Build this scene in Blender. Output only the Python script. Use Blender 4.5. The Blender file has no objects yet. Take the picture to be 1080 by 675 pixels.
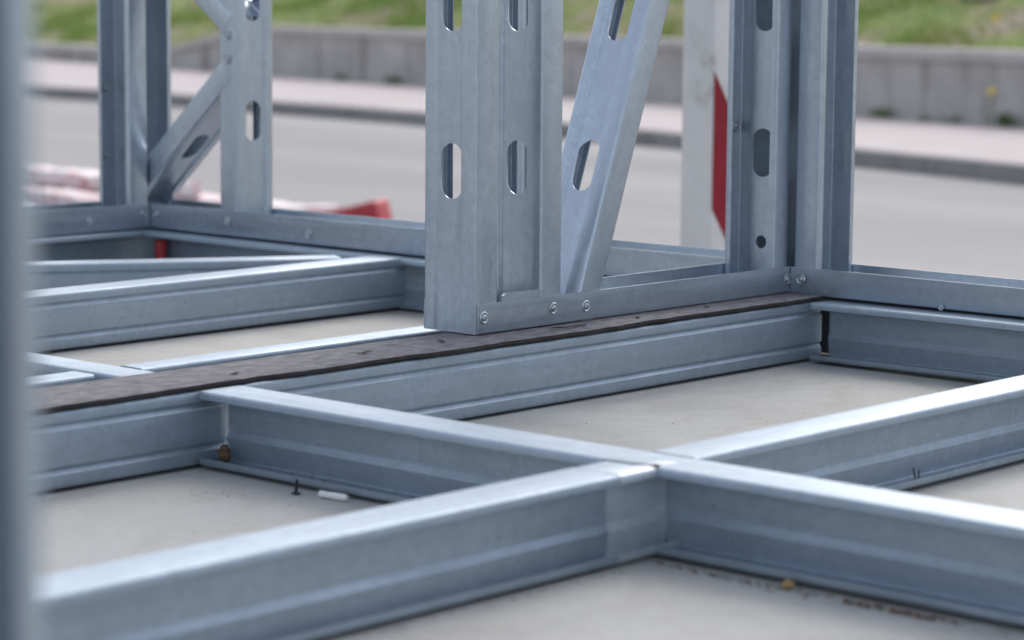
import bpy, bmesh, math, random
from mathutils import Vector, Matrix, noise

S = 0.52                      # one frame unit in metres
GZ = -0.63                    # road level below the floor slab
scene = bpy.context.scene
COL = scene.collection
rnd = random.Random(7)

# ------------------------------------------------------------------ materials
def new_mat(name):
    m = bpy.data.materials.new(name); m.use_nodes = True
    nt = m.node_tree; nt.nodes.clear()
    out = nt.nodes.new('ShaderNodeOutputMaterial')
    b = nt.nodes.new('ShaderNodeBsdfPrincipled')
    nt.links.new(b.outputs[0], out.inputs[0])
    return m, nt, b

def N(nt, t, **kw):
    n = nt.nodes.new(t)
    for k, v in kw.items():
        if k in n.inputs.keys(): n.inputs[k].default_value = v
        else: setattr(n, k, v)
    return n

def ramp(nt, src, stops, interp='LINEAR'):
    r = nt.nodes.new('ShaderNodeValToRGB'); r.color_ramp.interpolation = interp
    el = r.color_ramp.elements
    while len(el) < len(stops): el.new(0.5)
    for e, (p, c) in zip(el, stops):
        e.position = p
        e.color = (c, c, c, 1) if isinstance(c, (int, float)) else (*c, 1)
    nt.links.new(src, r.inputs[0])
    return r.outputs[0]

def coords(nt, scale=(1, 1, 1), kind='Object', jitter=True):
    tc = nt.nodes.new('ShaderNodeTexCoord')
    mp = nt.nodes.new('ShaderNodeMapping')
    mp.inputs['Scale'].default_value = scale
    nt.links.new(tc.outputs[kind], mp.inputs['Vector'])
    if jitter:
        oi = nt.nodes.new('ShaderNodeObjectInfo')
        mul = N(nt, 'ShaderNodeMath', operation='MULTIPLY'); mul.inputs[1].default_value = 37.0
        nt.links.new(oi.outputs['Random'], mul.inputs[0])
        nt.links.new(mul.outputs[0], mp.inputs['Location'])
    return mp.outputs[0]

def noise_tex(nt, vec, scale, detail=4, rough=0.55, dist=0.0):
    n = N(nt, 'ShaderNodeTexNoise', Scale=scale, Detail=detail, Roughness=rough, Distortion=dist)
    nt.links.new(vec, n.inputs['Vector'])
    return n.outputs['Fac']

def mix(nt, fac, a, b, blend='MIX'):
    m = nt.nodes.new('ShaderNodeMix'); m.data_type = 'RGBA'; m.blend_type = blend
    for sock, v in ((m.inputs[0], fac), (m.inputs[6], a), (m.inputs[7], b)):
        if hasattr(v, 'is_linked') or hasattr(v, 'links'): nt.links.new(v, sock)
        elif isinstance(v, (int, float)): sock.default_value = v
        else: sock.default_value = (*v, 1)
    return m.outputs[2]

def bump(nt, b, h, strength, dist):
    bp = N(nt, 'ShaderNodeBump', Strength=strength, Distance=dist)
    nt.links.new(h, bp.inputs['Height']); nt.links.new(bp.outputs[0], b.inputs['Normal'])

def steel(name, tint, rough_lo, rough_hi, dirt=0.25, metal=.6):
    m, nt, b = new_mat(name)
    v = coords(nt, (1, 1, 1))
    streak = noise_tex(nt, coords(nt, (1.2, 70, 70)), 3.0, 5)
    cloud = noise_tex(nt, v, 7.0, 5, 0.6)
    vor = N(nt, 'ShaderNodeTexVoronoi', Scale=110.0); nt.links.new(v, vor.inputs['Vector'])
    sp = N(nt, 'ShaderNodeSeparateColor'); nt.links.new(vor.outputs['Color'], sp.inputs[0])
    a = tuple(c * 0.93 for c in tint); c2 = tuple(min(1, c * 1.06) for c in tint)
    c = mix(nt, ramp(nt, streak, [(0.3, 0.0), (0.7, 1.0)]), a, c2)
    c = mix(nt, 0.34, c, mix(nt, sp.outputs[0], tuple(c * .7 for c in tint), c2))
    wear = ramp(nt, cloud, [(0.45, 0.0), (0.75, 1.0)])
    c = mix(nt, wear, c, tuple(k * 0.88 for k in tint))
    speck = noise_tex(nt, coords(nt, (1, 1, 1)), 95.0, 2, 0.5)
    spk = ramp(nt, speck, [(0.70, 0.0), (0.78, dirt)])
    c = mix(nt, spk, c, (0.16, 0.15, 0.14))
    bloom = noise_tex(nt, coords(nt, (.8, 2.4, 2.4)), 5.5, 7, .68, .6)          # white rust and hand marks
    c = mix(nt, ramp(nt, bloom, [(.53, 0.0), (.70, .22)]), c, tuple(k * 1.28 for k in tint))
    scr = noise_tex(nt, coords(nt, (1.5, 1.5, 1.5)), 30.0, 2, .4, 5.0)
    c = mix(nt, ramp(nt, scr, [(.492, 0.0), (.5, .22), (.508, 0.0)]), c, (.72, .75, .78))
    nt.links.new(c, b.inputs['Base Color'])
    b.inputs['Metallic'].default_value = metal
    r = ramp(nt, noise_tex(nt, coords(nt, (2, 25, 25)), 4.0, 4), [(0.3, rough_lo), (0.75, rough_hi)])
    nt.links.new(r, b.inputs['Roughness'])
    bump(nt, b, cloud, 0.4, 0.0022)
    return m

STEEL = steel('galvanised_steel', (0.475, 0.54, 0.615), 0.28, 0.42, metal=.80)
STEEL_B = steel('galvanised_floor_steel', (0.375, 0.445, 0.515), 0.50, 0.66, 0.4, metal=.80)
m, nt, b = new_mat('screw_zinc'); b.inputs['Base Color'].default_value = (.46, .50, .54, 1)
b.inputs['Metallic'].default_value = .85; b.inputs['Roughness'].default_value = .38
bump(nt, b, noise_tex(nt, coords(nt), 300, 2), .1, .0004); SCREW = m

def simple(name, stops, scale, rough=0.85, bumpd=0.002, detail=6, stretch=(1, 1, 1), metallic=0.0):
    m, nt, b = new_mat(name)
    v = coords(nt, stretch)
    f = noise_tex(nt, v, scale, detail, 0.62)
    nt.links.new(ramp(nt, f, stops), b.inputs['Base Color'])
    b.inputs['Roughness'].default_value = rough; b.inputs['Metallic'].default_value = metallic
    if bumpd: bump(nt, b, f, 0.5, bumpd)
    return m

# concrete slab under the frame
m, nt, b = new_mat('screed_concrete')
v = coords(nt, (1, 1, 1), 'Object', False)
big = noise_tex(nt, v, 3.2, 6, 0.62, .5); fine = noise_tex(nt, v, 260, 3, .6); mid = noise_tex(nt, v, 38, 5, .65)
c = ramp(nt, big, [(0.3, (.36, .355, .335)), (0.5, (.425, .422, .402)), (0.72, (.46, .462, .445))])
c = mix(nt, ramp(nt, fine, [(0.33, 0.35), (0.47, 0.0)]), c, (.28, .265, .25))
c = mix(nt, ramp(nt, mid, [(0.58, 0.0), (0.76, 0.5)]), c, (.33, .29, .25))
vor = N(nt, 'ShaderNodeTexVoronoi', Scale=55.0); nt.links.new(v, vor.inputs['Vector'])
c = mix(nt, ramp(nt, vor.outputs['Distance'], [(0.02, 0.3), (0.06, 0.0)]), c, (.12, .11, .10))
blot = noise_tex(nt, v, 9.0, 7, .72, 1.2)
c = mix(nt, ramp(nt, blot, [(.50, 0.0), (.64, .45), (.78, .25)]), c, (.345, .325, .295))
nt.links.new(c, b.inputs['Base Color']); b.inputs['Roughness'].default_value = .92
bump(nt, b, mix(nt, .5, fine, mid), .55, .0015)
SLAB = m

FELT = simple('felt_grey_brown', [(.3, (.09, .086, .092)), (.5, (.165, .158, .168)), (.7, (.235, .226, .236))], 70, .97, .0012, 7, (.6, 1, 1))
BITUMEN_SHADE = simple('bitumen_and_gap_shade', [(.3, (.012, .010, .010)), (.7, (.04, .03, .032))], 80, .8, .001)  # black felt edge; also stands in for shade in the frame gaps
DIRT = simple('rusty_dirt', [(.3, (.07, .035, .018)), (.6, (.17, .10, .06)), (.75, (.26, .19, .13))], 180, .95, .001)

# road
m, nt, b = new_mat('worn_asphalt')
v = coords(nt, (1, 1, 1), 'Object', False)
grit = noise_tex(nt, v, 110, 4, .7); wide = noise_tex(nt, coords(nt, (.55, .07, 1), 'Object', False), 1.6, 5, .55)
c = ramp(nt, wide, [(.3, (.235, .226, .228)), (.5, (.30, .289, .289)), (.7, (.36, .345, .34))])
c = mix(nt, ramp(nt, grit, [(.35, .45), (.55, 0.0)]), c, (.10, .098, .10))
nt.links.new(c, b.inputs['Base Color']); b.inputs['Roughness'].default_value = .9
bump(nt, b, grit, .6, .006); ROAD = m
# paving
m, nt, b = new_mat('pale_pink_paving')
v = coords(nt, (1, 1, 1), 'Object', False)
br = N(nt, 'ShaderNodeTexBrick', Scale=1.0, offset=.5)
br.inputs['Color1'].default_value = (.41, .365, .36, 1); br.inputs['Color2'].default_value = (.455, .405, .40, 1)
br.inputs['Mortar'].default_value = (.26, .23, .22, 1); br.inputs['Mortar Size'].default_value = .006
br.inputs['Brick Width'].default_value = .4; br.inputs['Row Height'].default_value = .4
nt.links.new(v, br.inputs['Vector'])
c = mix(nt, ramp(nt, noise_tex(nt, v, 1.4, 6), [(.4, 0.0), (.75, .35)]), br.outputs[0], (.30, .275, .265))
nt.links.new(c, b.inputs['Base Color']); b.inputs['Roughness'].default_value = .9
bump(nt, b, noise_tex(nt, v, 60, 4), .4, .003); PAVE = m

def concrete(name, lo, hi, stain):
    m, nt, b = new_mat(name)
    v = coords(nt, (1, 1, 1), 'Object', False)
    f = noise_tex(nt, v, 2.2, 7, .65, .3)
    c = ramp(nt, f, [(.3, lo), (.7, hi)])
    drip = noise_tex(nt, coords(nt, (1.6, 1.6, .14), 'Object', False), 2.4, 5, .6)
    c = mix(nt, ramp(nt, drip, [(.50, 0.0), (.66, .75)]), c, stain)
    c = mix(nt, ramp(nt, noise_tex(nt, v, 45, 4), [(.35, .3), (.55, 0.0)]), c, tuple(k * .6 for k in lo))
    nt.links.new(c, b.inputs['Base Color']); b.inputs['Roughness'].default_value = .93
    bump(nt, b, noise_tex(nt, v, 40, 5), .5, .006)
    return m
WALLC = concrete('weathered_wall_concrete', (.36, .342, .325), (.52, .50, .48), (.15, .138, .122))
COPE = concrete('coping_concrete', (.42, .385, .375), (.50, .465, .455), (.33, .30, .285))
KERB = concrete('kerb_concrete', (.20, .197, .195), (.26, .255, .25), (.15, .147, .143))

# grassy bank
m, nt, b = new_mat('grassy_soil')
v = coords(nt, (1, 1, 1), 'Object', False)
f = noise_tex(nt, v, 1.1, 6, .6); g = noise_tex(nt, v, 9, 6, .7)
c = ramp(nt, f, [(.34, (.17, .25, .05)), (.48, (.24, .29, .08)), (.55, (.31, .27, .15)), (.66, (.36, .30, .24))])
c = mix(nt, ramp(nt, g, [(.38, .7), (.6, 0.0)]), c, (.05, .075, .022))
nt.links.new(c, b.inputs['Base Color']); b.inputs['Roughness'].default_value = 1
bump(nt, b, g, .8, .05); BANK = m
def leafy(name, stops):
    m, nt, b = new_mat(name)
    v = coords(nt, (1, 1, 1), 'Object', False)
    f = noise_tex(nt, v, 1.3, 6, .7)
    nt.links.new(ramp(nt, f, stops), b.inputs['Base Color']); b.inputs['Roughness'].default_value = .7
    return m
BLADE = leafy('grass_blade', [(.32, (.18, .32, .05)), (.47, (.27, .39, .08)), (.58, (.36, .38, .13)), (.70, (.44, .37, .24))])
WEED = leafy('weed_leaf', [(.3, (.10, .14, .055)), (.7, (.17, .22, .09))])
PETAL = simple('yellow_petal', [(.3, (.78, .56, .03)), (.7, (.85, .66, .06))], 60, .7, 0)
STONE = simple('pale_stone', [(.3, (.22, .19, .165)), (.7, (.40, .36, .33))], 14, .95, .01)
SOIL = simple('plain_ground', [(.3, (.09, .10, .05)), (.7, (.15, .14, .09))], .3, 1, .02)

# barrier paint
m, nt, b = new_mat('worn_white_paint')
v = coords(nt, (1, 1, 1))
c = ramp(nt, noise_tex(nt, v, 9, 6, .7), [(.28, (.34, .33, .32)), (.42, (.58, .575, .57)), (.7, (.66, .655, .655))])
c = mix(nt, ramp(nt, noise_tex(nt, v, 42, 5, .7), [(.66, 0.0), (.76, .5)]), c, (.19, .165, .14))
nt.links.new(c, b.inputs['Base Color']); b.inputs['Roughness'].default_value = .75
bump(nt, b, noise_tex(nt, v, 60, 4), .3, .002); POSTW = m
POSTR = simple('red_reflective_sheet', [(.3, (.20, .008, .018)), (.7, (.27, .012, .025))], 25, .7, 0)
POSTR.node_tree.nodes['Principled BSDF'].inputs['Specular IOR Level'].default_value = .15
m, nt, b = new_mat('flaking_red_white_paint')
v = coords(nt, (1, 1, 1))
w = N(nt, 'ShaderNodeTexNoise', Scale=5.5, Detail=6.0, Roughness=.7); nt.links.new(coords(nt, (1, 1, 1)), w.inputs['Vector'])
flake = noise_tex(nt, v, 14, 6, .75)
redm = mix(nt, 1.0, ramp(nt, w.outputs['Fac'], [(.47, 0.0), (.55, 1.0)]), ramp(nt, flake, [(.42, .0), (.60, 1.0)]), 'MULTIPLY')
c = mix(nt, redm, (.74, .68, .68), (.58, .22, .23))
c = mix(nt, ramp(nt, noise_tex(nt, v, 60, 4, .7), [(.66, 0.0), (.74, .7)]), c, (.22, .15, .14))
nt.links.new(c, b.inputs['Base Color']); b.inputs['Roughness'].default_value = .7; FLAKY = m
REDP = simple('dull_red_plastic', [(.3, (.33, .022, .03)), (.6, (.46, .035, .045)), (.8, (.58, .10, .11))], 26, .5, .001)
SHEET = simple('pale_blue_plastic_sheet', [(.3, (.42, .45, .56)), (.7, (.58, .60, .68))], 6, .5, .004)
WHITEP = simple('white_plastic', [(.3, (.72, .72, .70)), (.7, (.82, .82, .80))], 30, .5, 0)
CORK = simple('brown_wood_knot', [(.3, (.07, .04, .022)), (.7, (.19, .12, .07))], 160, .9, .002)
OCHRE = simple('ochre_stone', [(.3, (.30, .18, .07)), (.7, (.45, .30, .15))], 120, .9, .001)
WIRE = simple('dark_wire', [(.3, (.03, .03, .035)), (.7, (.07, .07, .08))], 50, .5, 0, metallic=.6)

# ------------------------------------------------------------------ helpers
def tag(o, label=None, cat=None, group=None, kind=None):
    for k, v in (('label', label), ('category', cat), ('group', group), ('kind', kind)):
        if v: o[k] = v
    return o

def link_mesh(name, bm, mats, parent=None, matrix=None, smooth=True, angle=32):
    me = bpy.data.meshes.new(name)
    bmesh.ops.recalc_face_normals(bm, faces=bm.faces)
    bm.to_mesh(me); bm.free()
    if not isinstance(mats, (list, tuple)): mats = [mats]
    for mm in mats: me.materials.append(mm)
    return place(name, me, parent, matrix, smooth, angle)

def place(name, me, parent=None, matrix=None, smooth=True, angle=32):
    if smooth:
        for p in me.polygons: p.use_smooth = True
        me.set_sharp_from_angle(angle=math.radians(angle))
    o = bpy.data.objects.new(name, me); COL.objects.link(o)
    W = matrix or Matrix.Identity(4)
    if parent is not None:
        o.parent = parent
        o.matrix_parent_inverse = Matrix.Identity(4)
        o.matrix_local = world_of(parent).inverted() @ W
    else:
        o.matrix_world = W
    return o

def world_of(o):
    m = o.matrix_local.copy() if o.parent else o.matrix_basis.copy()
    return world_of(o.parent) @ m if o.parent else m

def empty(name, loc):
    o = bpy.data.objects.new(name, None); COL.objects.link(o); o.location = loc
    o.empty_display_size = .05
    return o

def fillet(pts, radii, seg=4):
    out = []
    for i, p in enumerate(pts):
        r = radii[i]
        if i in (0, len(pts) - 1) or r <= 0: out.append(Vector(p)); continue
        p = Vector(p); a = Vector(pts[i - 1]) - p; c = Vector(pts[i + 1]) - p
        la, lc = a.length, c.length; a.normalize(); c.normalize()
        ang = a.angle(c); t = min(r / math.tan(ang / 2), la * .45, lc * .45)
        rr = t * math.tan(ang / 2)
        cen = p + (a + c).normalized() * (rr / math.sin(ang / 2))
        s, e = (p + a * t) - cen, (p + c * t) - cen
        tot = s.angle_signed(e)
        for k in range(seg + 1):
            th = -tot * k / seg
            out.append(cen + Vector((s.x * math.cos(th) - s.y * math.sin(th), s.x * math.sin(th) + s.y * math.cos(th))))
    return out

def c_profile(D, F, L, t=.0016, r=.0035, beads=(), bead_d=.0022, bead_w=.004, recess=None, ledge=None):
    """open C section: web along p (0..D) at q=0, flanges towards +q, lips turned in"""
    pts = [(L, F), (0, F), (0, 0)]; rad = [0, r, r]
    for bpos in beads:
        pts += [(bpos - bead_w, 0), (bpos - bead_w * .15, bead_d), (bpos + bead_w * .15, bead_d), (bpos + bead_w, 0)]
        rad += [.001] * 4
    if recess:
        a, bb, d = recess
        pts += [(a - .0013, 0), (a + .0013, d), (bb - .0013, d), (bb + .0013, 0)]; rad += [.0016] * 4
    if ledge:
        lo, hi, d = ledge
        pts = pts[:2]; rad = rad[:2]
        pts += [(0, d), (lo - .0005, d), (lo + .0025, 0), (hi - .003, 0), (hi, d * .8), (hi + .003, 0)]; rad += [r, .001, .001, .001, .001, .001]
    pts += [(D, 0), (D, F), (D - L, F)]; rad += [r, r, 0]
    cl = fillet(pts, rad)
    nn = []
    for i in range(len(cl)):
        d1 = (cl[i] - cl[i - 1]).normalized() if i else (cl[1] - cl[0]).normalized()
        d2 = (cl[i + 1] - cl[i]).normalized() if i < len(cl) - 1 else d1
        tn = (d1 + d2).normalized(); n = Vector((-tn.y, tn.x)); k = max(.6, n.dot(Vector((-d1.y, d1.x))))
        nn.append(n / k)
    # outside of the C is away from +q at the web; shift so the outer face lies on the nominal size
    A = [p for p in cl]; B = [p + n * t for p, n in zip(cl, nn)]
    web_n = nn[len(nn) // 2]
    if web_n.y < 0: B = [p - n * t for p, n in zip(cl, nn)]
    return A + B[::-1]

def u_profile(D, F, t=.0014, r=.0025):
    pts = [(0, F), (0, 0), (D, 0), (D, F)]
    cl = fillet(pts, [0, r, r, 0]); nn = []
    for i in range(len(cl)):
        d1 = (cl[i] - cl[i - 1]).normalized() if i else (cl[1] - cl[0]).normalized()
        d2 = (cl[i + 1] - cl[i]).normalized() if i < len(cl) - 1 else d1
        tn = (d1 + d2).normalized(); nn.append(Vector((-tn.y, tn.x)))
    s = 1 if nn[len(nn) // 2].y > 0 else -1
    return cl + [p + n * t * s for p, n in zip(cl, nn)][::-1]

def i_profile(H_, F1, F2, L, t=.002, r=.0042, lo=0, hi=0, d=.0035):
    """closed outline of a lipped I section, web at q=0, F1 towards the viewer side (+q), F2 behind"""
    pts, rad = [], []
    def add(p, q, rr=0): pts.append((p, q)); rad.append(rr)
    ri = max(.0008, r - t)
    add(H_ * .5, 0)
    add(hi - .004, 0, .002); add(hi, -d * .12, .002); add(hi + .004, 0, .002); add(H_ - t, 0, .002)
    add(H_ - t, F1 - t, ri); add(H_ - L, F1 - t); add(H_ - L, F1); add(H_, F1, r)
    add(H_, -F2, r); add(H_ - L, -F2); add(H_ - L, -F2 + t); add(H_ - t, -F2 + t, ri); add(H_ - t, -t, .002)
    add(t, -t, .002); add(t, -F2 + t, ri); add(L, -F2 + t); add(L, -F2); add(0, -F2, r)
    add(0, F1, r); add(L, F1); add(L, F1 - t); add(t, F1 - t, ri); add(t, -.0004, .002)
    add(lo - .0008, d * .9, .0012); add(lo + .0066, 0, .003); add(H_ * .5, 0)
    return fillet(pts, rad)[:-1]

def axes(origin, ax, pd, qd):
    """right handed object matrix; returns (matrix, sign of local z against qd)"""
    ax, pd, qd = Vector(ax).normalized(), Vector(pd).normalized(), Vector(qd).normalized()
    zz = ax.cross(pd); sg = 1 if zz.dot(qd) > 0 else -1
    M = Matrix((ax, pd, zz)).transposed().to_4x4(); M.translation = Vector(origin)
    return M, sg

def sweep_bm(prof, length, sg, wob=0.0, seed=0, ngon=False):
    bm = bmesh.new(); n = len(prof)
    cuts = max(1, int(length / .12)) if wob else 1
    rings = []
    for k in range(cuts + 1):
        x = length * k / cuts
        dy = wob * (noise.noise(Vector((x * 1.7, seed, 0)))) if wob else 0
        dz = wob * (noise.noise(Vector((x * 1.3, seed + 9.1, 5)))) if wob else 0
        rings.append([bm.verts.new((x, p.x + dy, sg * (p.y + dz))) for p in prof])
    for a, c in zip(rings, rings[1:]):
        for i in range(n):
            j = (i + 1) % n
            bm.faces.new((a[i], a[j], c[j], c[i]))
    h = n // 2
    if ngon: bm.faces.new(rings[0]); bm.faces.new(rings[-1][::-1]); return bm
    for r_ in (rings[0], rings[-1]):                # end caps as a strip of quads
        for i in range(h - 1):
            bm.faces.new((r_[i], r_[i + 1], r_[n - 2 - i], r_[n - 1 - i]))
    return bm

def holes_mesh(me, spots, width, length, depth, sg, p_mid):
    """punch stadium holes through the web of a member (local x along its length)"""
    bm = bmesh.new()
    for x, ln, wd in spots:
        r = wd / 2; half = max(0, ln / 2 - r); ring = []
        for k in range(24):
            a = 2 * math.pi * k / 24
            cx = half if math.cos(a) >= 0 else -half
            ring.append((x + cx + r * math.cos(a), p_mid + r * math.sin(a)))
        lo = [bm.verts.new((px, py, -depth)) for px, py in ring]
        hi = [bm.verts.new((px, py, depth)) for px, py in ring]
        bm.faces.new(lo[::-1]); bm.faces.new(hi)
        for k in range(24):
            j = (k + 1) % 24; bm.faces.new((lo[k], lo[j], hi[j], hi[k]))
    bmesh.ops.recalc_face_normals(bm, faces=bm.faces)
    cm = bpy.data.meshes.new('cutter'); bm.to_mesh(cm); bm.free()
    co = bpy.data.objects.new('cutter', cm); COL.objects.link(co)
    to = bpy.data.objects.new('punched', me); COL.objects.link(to)
    md = to.modifiers.new('b', 'BOOLEAN'); md.operation = 'DIFFERENCE'; md.solver = 'EXACT'; md.object = co
    dg = bpy.context.evaluated_depsgraph_get(); dg.update()
    res = bpy.data.meshes.new_from_object(to.evaluated_get(dg))
    bpy.data.objects.remove(to); bpy.data.objects.remove(co); bpy.data.meshes.remove(cm)
    return res

WD = .172 * S                  # wall depth, 89 mm
FL = .080 * S                  # stud flange, 41 mm
def stud_prof(F=None): return c_profile(WD, F or FL, .011, recess=(WD * .30, WD * .79, .0036))
HP = .402 * S                  # hole pitch
def make_stud(parent, origin, length, web_dir, open_dir, first=None, axis=(0, 0, 1), name='stud', extra=(), mat=STEEL, F=None):
    """web_dir = direction along the web, open_dir = where the flanges point"""
    M, sg = axes(origin, axis, web_dir, open_dir)
    bm = sweep_bm(stud_prof(F), length, sg)
    bmesh.ops.recalc_face_normals(bm, faces=bm.faces)
    me = bpy.data.meshes.new(name); bm.to_mesh(me); bm.free()
    spots = list(extra)
    if first is not None:
        x = first
        while x < length - .06: spots.append((x, .070, .0375)); x += HP
    if spots: me = holes_mesh(me, spots, .037, .07, .02, sg, WD / 2)
    me.materials.clear(); me.materials.append(mat)
    return place(name, me, parent, M)

def make_track(parent, origin, axis, length, width_dir, open_dir, width=WD + .003, flange=.073 * S, name='track'):
    M, sg = axes(origin, axis, width_dir, open_dir)
    return link_mesh(name, sweep_bm(u_profile(width, flange), length, sg, .0006, rnd.random() * 50), STEEL, parent, M)

def lathe_bm(prof, seg=20, bm=None, off=(0, 0, 0)):
    bm = bm or bmesh.new(); rings = []
    for r, z in prof:
        if r < 1e-6: rings.append([bm.verts.new((off[0], off[1], z + off[2]))])
        else: rings.append([bm.verts.new((off[0] + r * math.cos(2 * math.pi * k / seg), off[1] + r * math.sin(2 * math.pi * k / seg), z + off[2])) for k in range(seg)])
    for a, c in zip(rings, rings[1:]):
        for k in range(seg):
            j = (k + 1) % seg
            if len(a) == 1 and len(c) == 1: continue
            if len(a) == 1: bm.faces.new((a[0], c[k], c[j]))
            elif len(c) == 1: bm.faces.new((a[k], a[j], c[0]))
            else: bm.faces.new((a[k], a[j], c[j], c[k]))
    return bm
screw_me = None
def screw(parent, pos, normal, sc=.84):
    """pressed dimple ring with a pan head screw in it"""
    global screw_me
    z = Vector(normal).normalized()
    x = z.orthogonal().normalized(); z = (z + x * rnd.uniform(-.07, .07) + z.cross(x) * rnd.uniform(-.07, .07)).normalized()
    x = (x - z * x.dot(z)).normalized(); y = z.cross(x)
    M = Matrix((x * sc, y * sc, z * sc)).transposed().to_4x4(); M.translation = Vector(pos)
    if screw_me is None:
        bm = lathe_bm([(.0098, .0001), (.0090, .0012), (.0078, .0015), (.0064, .0003), (.0050, .0003), (.0049, .0016),
                       (.0040, .0028), (.0026, .0032), (.0022, .0020), (0, .0020)], 24)
        o = link_mesh('screw', bm, SCREW, parent, M, True, 50); screw_me = o.data
    else:
        o = place('screw', screw_me, parent, M, False)
    return o

def bevel_all(bm, w, seg=2):
    bmesh.ops.bevel(bm, geom=list(bm.edges), offset=w, segments=seg, affect='EDGES', profile=.6)

def box_bm(sx, sy, sz, bev=0, seg=2):
    bm = bmesh.new(); bmesh.ops.create_cube(bm, size=1)
    for v in bm.verts: v.co = Vector((v.co.x * sx, v.co.y * sy, v.co.z * sz))
    if bev: bevel_all(bm, bev, seg)
    return bm

X, Y, Z = Vector((1, 0, 0)), Vector((0, 1, 0)), Vector((0, 0, 1))
def P(u, v, z): return Vector((u * S, v * S, z * S))

# ------------------------------------------------------------------ floor frame
H = .166 * S
def beam(label, a, b, open_dir, F=.115, top=.166, group='floor joists of the steel frame', wob=.002, cat='floor beam', name='floor_joist', bot=.008, beads=(.235, .80), ledge=False, double=False, F2=None):
    """C joist lying on edge from a to b (u,v of the outer web face), opening towards open_dir"""
    A, B = P(*a, bot), P(*b, bot); ax = (B - A); ln = ax.length
    Hh = (top - bot) * S
    M, sg = axes(A, ax, Z, open_dir)
    q = 1
    prof = c_profile(Hh, F * S, .0085, t=.002, r=.0042, beads=[] if ledge else [Hh * k for k in beads], bead_d=.0032, bead_w=.0042, ledge=(Hh * beads[0], Hh * beads[1], .0035) if ledge else None)
    if double: prof = i_profile(Hh, F * S, (F2 or F - .006) * S, .0085, lo=Hh * beads[0], hi=Hh * beads[1])
    o = link_mesh(name, sweep_bm(prof, ln, sg, wob, rnd.random() * 90, double), STEEL_B, None, M)
    return tag(o, label, cat, group)

# joists of the near bay
b1l = beam('nearest steel joist in the foreground, running from the near post to the beam crossing', (1.15, 2.802), (3.345, 2.802), -Y, F=.032, F2=.082, wob=.0004, ledge=True, double=True, beads=(.345, .82))
b1r = beam('steel joist running right from the beam crossing to the far right edge beam', (3.568, 2.832), (5.60, 2.842), -Y, F=.056, ledge=True, double=True, beads=(.345, .82))
b2 = beam('long steel beam crossing the foreground from the felt strip down to the right edge', (3.515, -.9), (3.515, 3.995), -X, F=.072, F2=.048, ledge=True, double=True, beads=(.345, .82))
b3 = beam('steel edge beam under the dark felt strip, its ribbed back facing the viewer', (.9, 4.003), (5.692, 4.003), Y)
b4 = beam('steel edge beam at far right under the right wall panel, lip on the slab', (5.702, 3.985), (5.702, -.9), -X, F=.092, F2=.04, top=.166, ledge=True, double=True, beads=(.345, .82))
# the neighbouring module behind the strip
b9r = beam('pale topped edge beam just behind the felt strip, right of the small crossing', (3.565, 4.325), (5.60, 4.325), Y, F=.08)
b9l = beam('short pale topped beam end at left, stopping against the small crossing behind the strip', (1.3, 4.325), (3.432, 4.325), Y, F=.08)
vl = beam('flat topped cross beam at left whose end overlaps the felt strip', (3.545, 4.25), (3.545, 5.56), -X, F=.10, top=.1685, ledge=True)
b5 = beam('ribbed steel joist between the small crossing and the far wall in the left bay', (1.6, 5.573), (5.655, 5.573), Y, F=.115)
b5d = beam('skewed steel joist running diagonally behind the ribbed joist of the left bay', (3.75, 6.79), (5.52, 5.722), Vector((.54, .84, 0)), F=.10, top=.165)
b6 = beam('rear edge beam under the far wall panel with the wide holed stud', (5.715, 6.815), (5.715, 4.42), -X, F=.085, F2=.04, ledge=True, double=True, beads=(.345, .82))
b8 = beam('left edge beam of the far corner, below the panel behind the near post', (2.2, 6.935), (5.80, 6.935), -Y, ledge=True)

def seam(parent):
    bm = bmesh.new(); a, c = P(3.437, 2.888, .1672), P(3.452, 2.772, .1678); rows = []
    for k in range(15):
        t = k / 14; p = a.lerp(c, t) + Vector((.0012 * noise.noise(Vector((t * 6, 3, 0))), 0, 0))
        rr = .0007 + .0004 * noise.noise(Vector((t * 8, 9, 0))) + (.0016 if t > .9 else 0)
        rows.append([bm.verts.new(p + Vector((rr * 1.6 * math.cos(6.283 * q / 8), 0, rr * .7 * math.sin(6.283 * q / 8)))) for q in range(8)])
    for a_, c_ in zip(rows, rows[1:]):
        for q in range(8): bm.faces.new((a_[q], a_[(q + 1) % 8], c_[(q + 1) % 8], c_[q]))
    bm.faces.new(rows[0]); bm.faces.new(rows[-1][::-1])
    link_mesh('rusty_seam', bm, RUSTSEAM, parent)
RUSTSEAM = simple('dark_rusty_seam', [(.3, (.03, .015, .012)), (.7, (.10, .045, .035))], 160, .9, .0005)
seam(b1l)
def bent_plate(name, parent, p0, p1, z0, z1, thick, nrm, ridge=None, mat=STEEL_B):
    """thin upright plate from p0 to p1 with an optional pressed rib"""
    A, B = P(*p0, 0), P(*p1, 0); ax = B - A
    M, sg = axes(A, ax, Z, nrm)
    pr = [(z0, 0)]
    if ridge: pr += [(ridge - .004, 0), (ridge - .001, .0035), (ridge + .0005, .0035), (ridge + .003, 0)]
    pr += [(z1, 0)]
    pr = [Vector(p) for p in pr]
    prof = pr + [p - Vector((0, thick)) for p in pr[::-1]]
    return link_mesh(name, sweep_bm(prof, ax.length, sg), mat, parent, M)
PALE_STEEL = steel('pale_cut_steel', (0.56, 0.62, 0.67), 0.42, 0.55, 0.1, metal=.6)  # paler steel tone for the end section of the near joist
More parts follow.
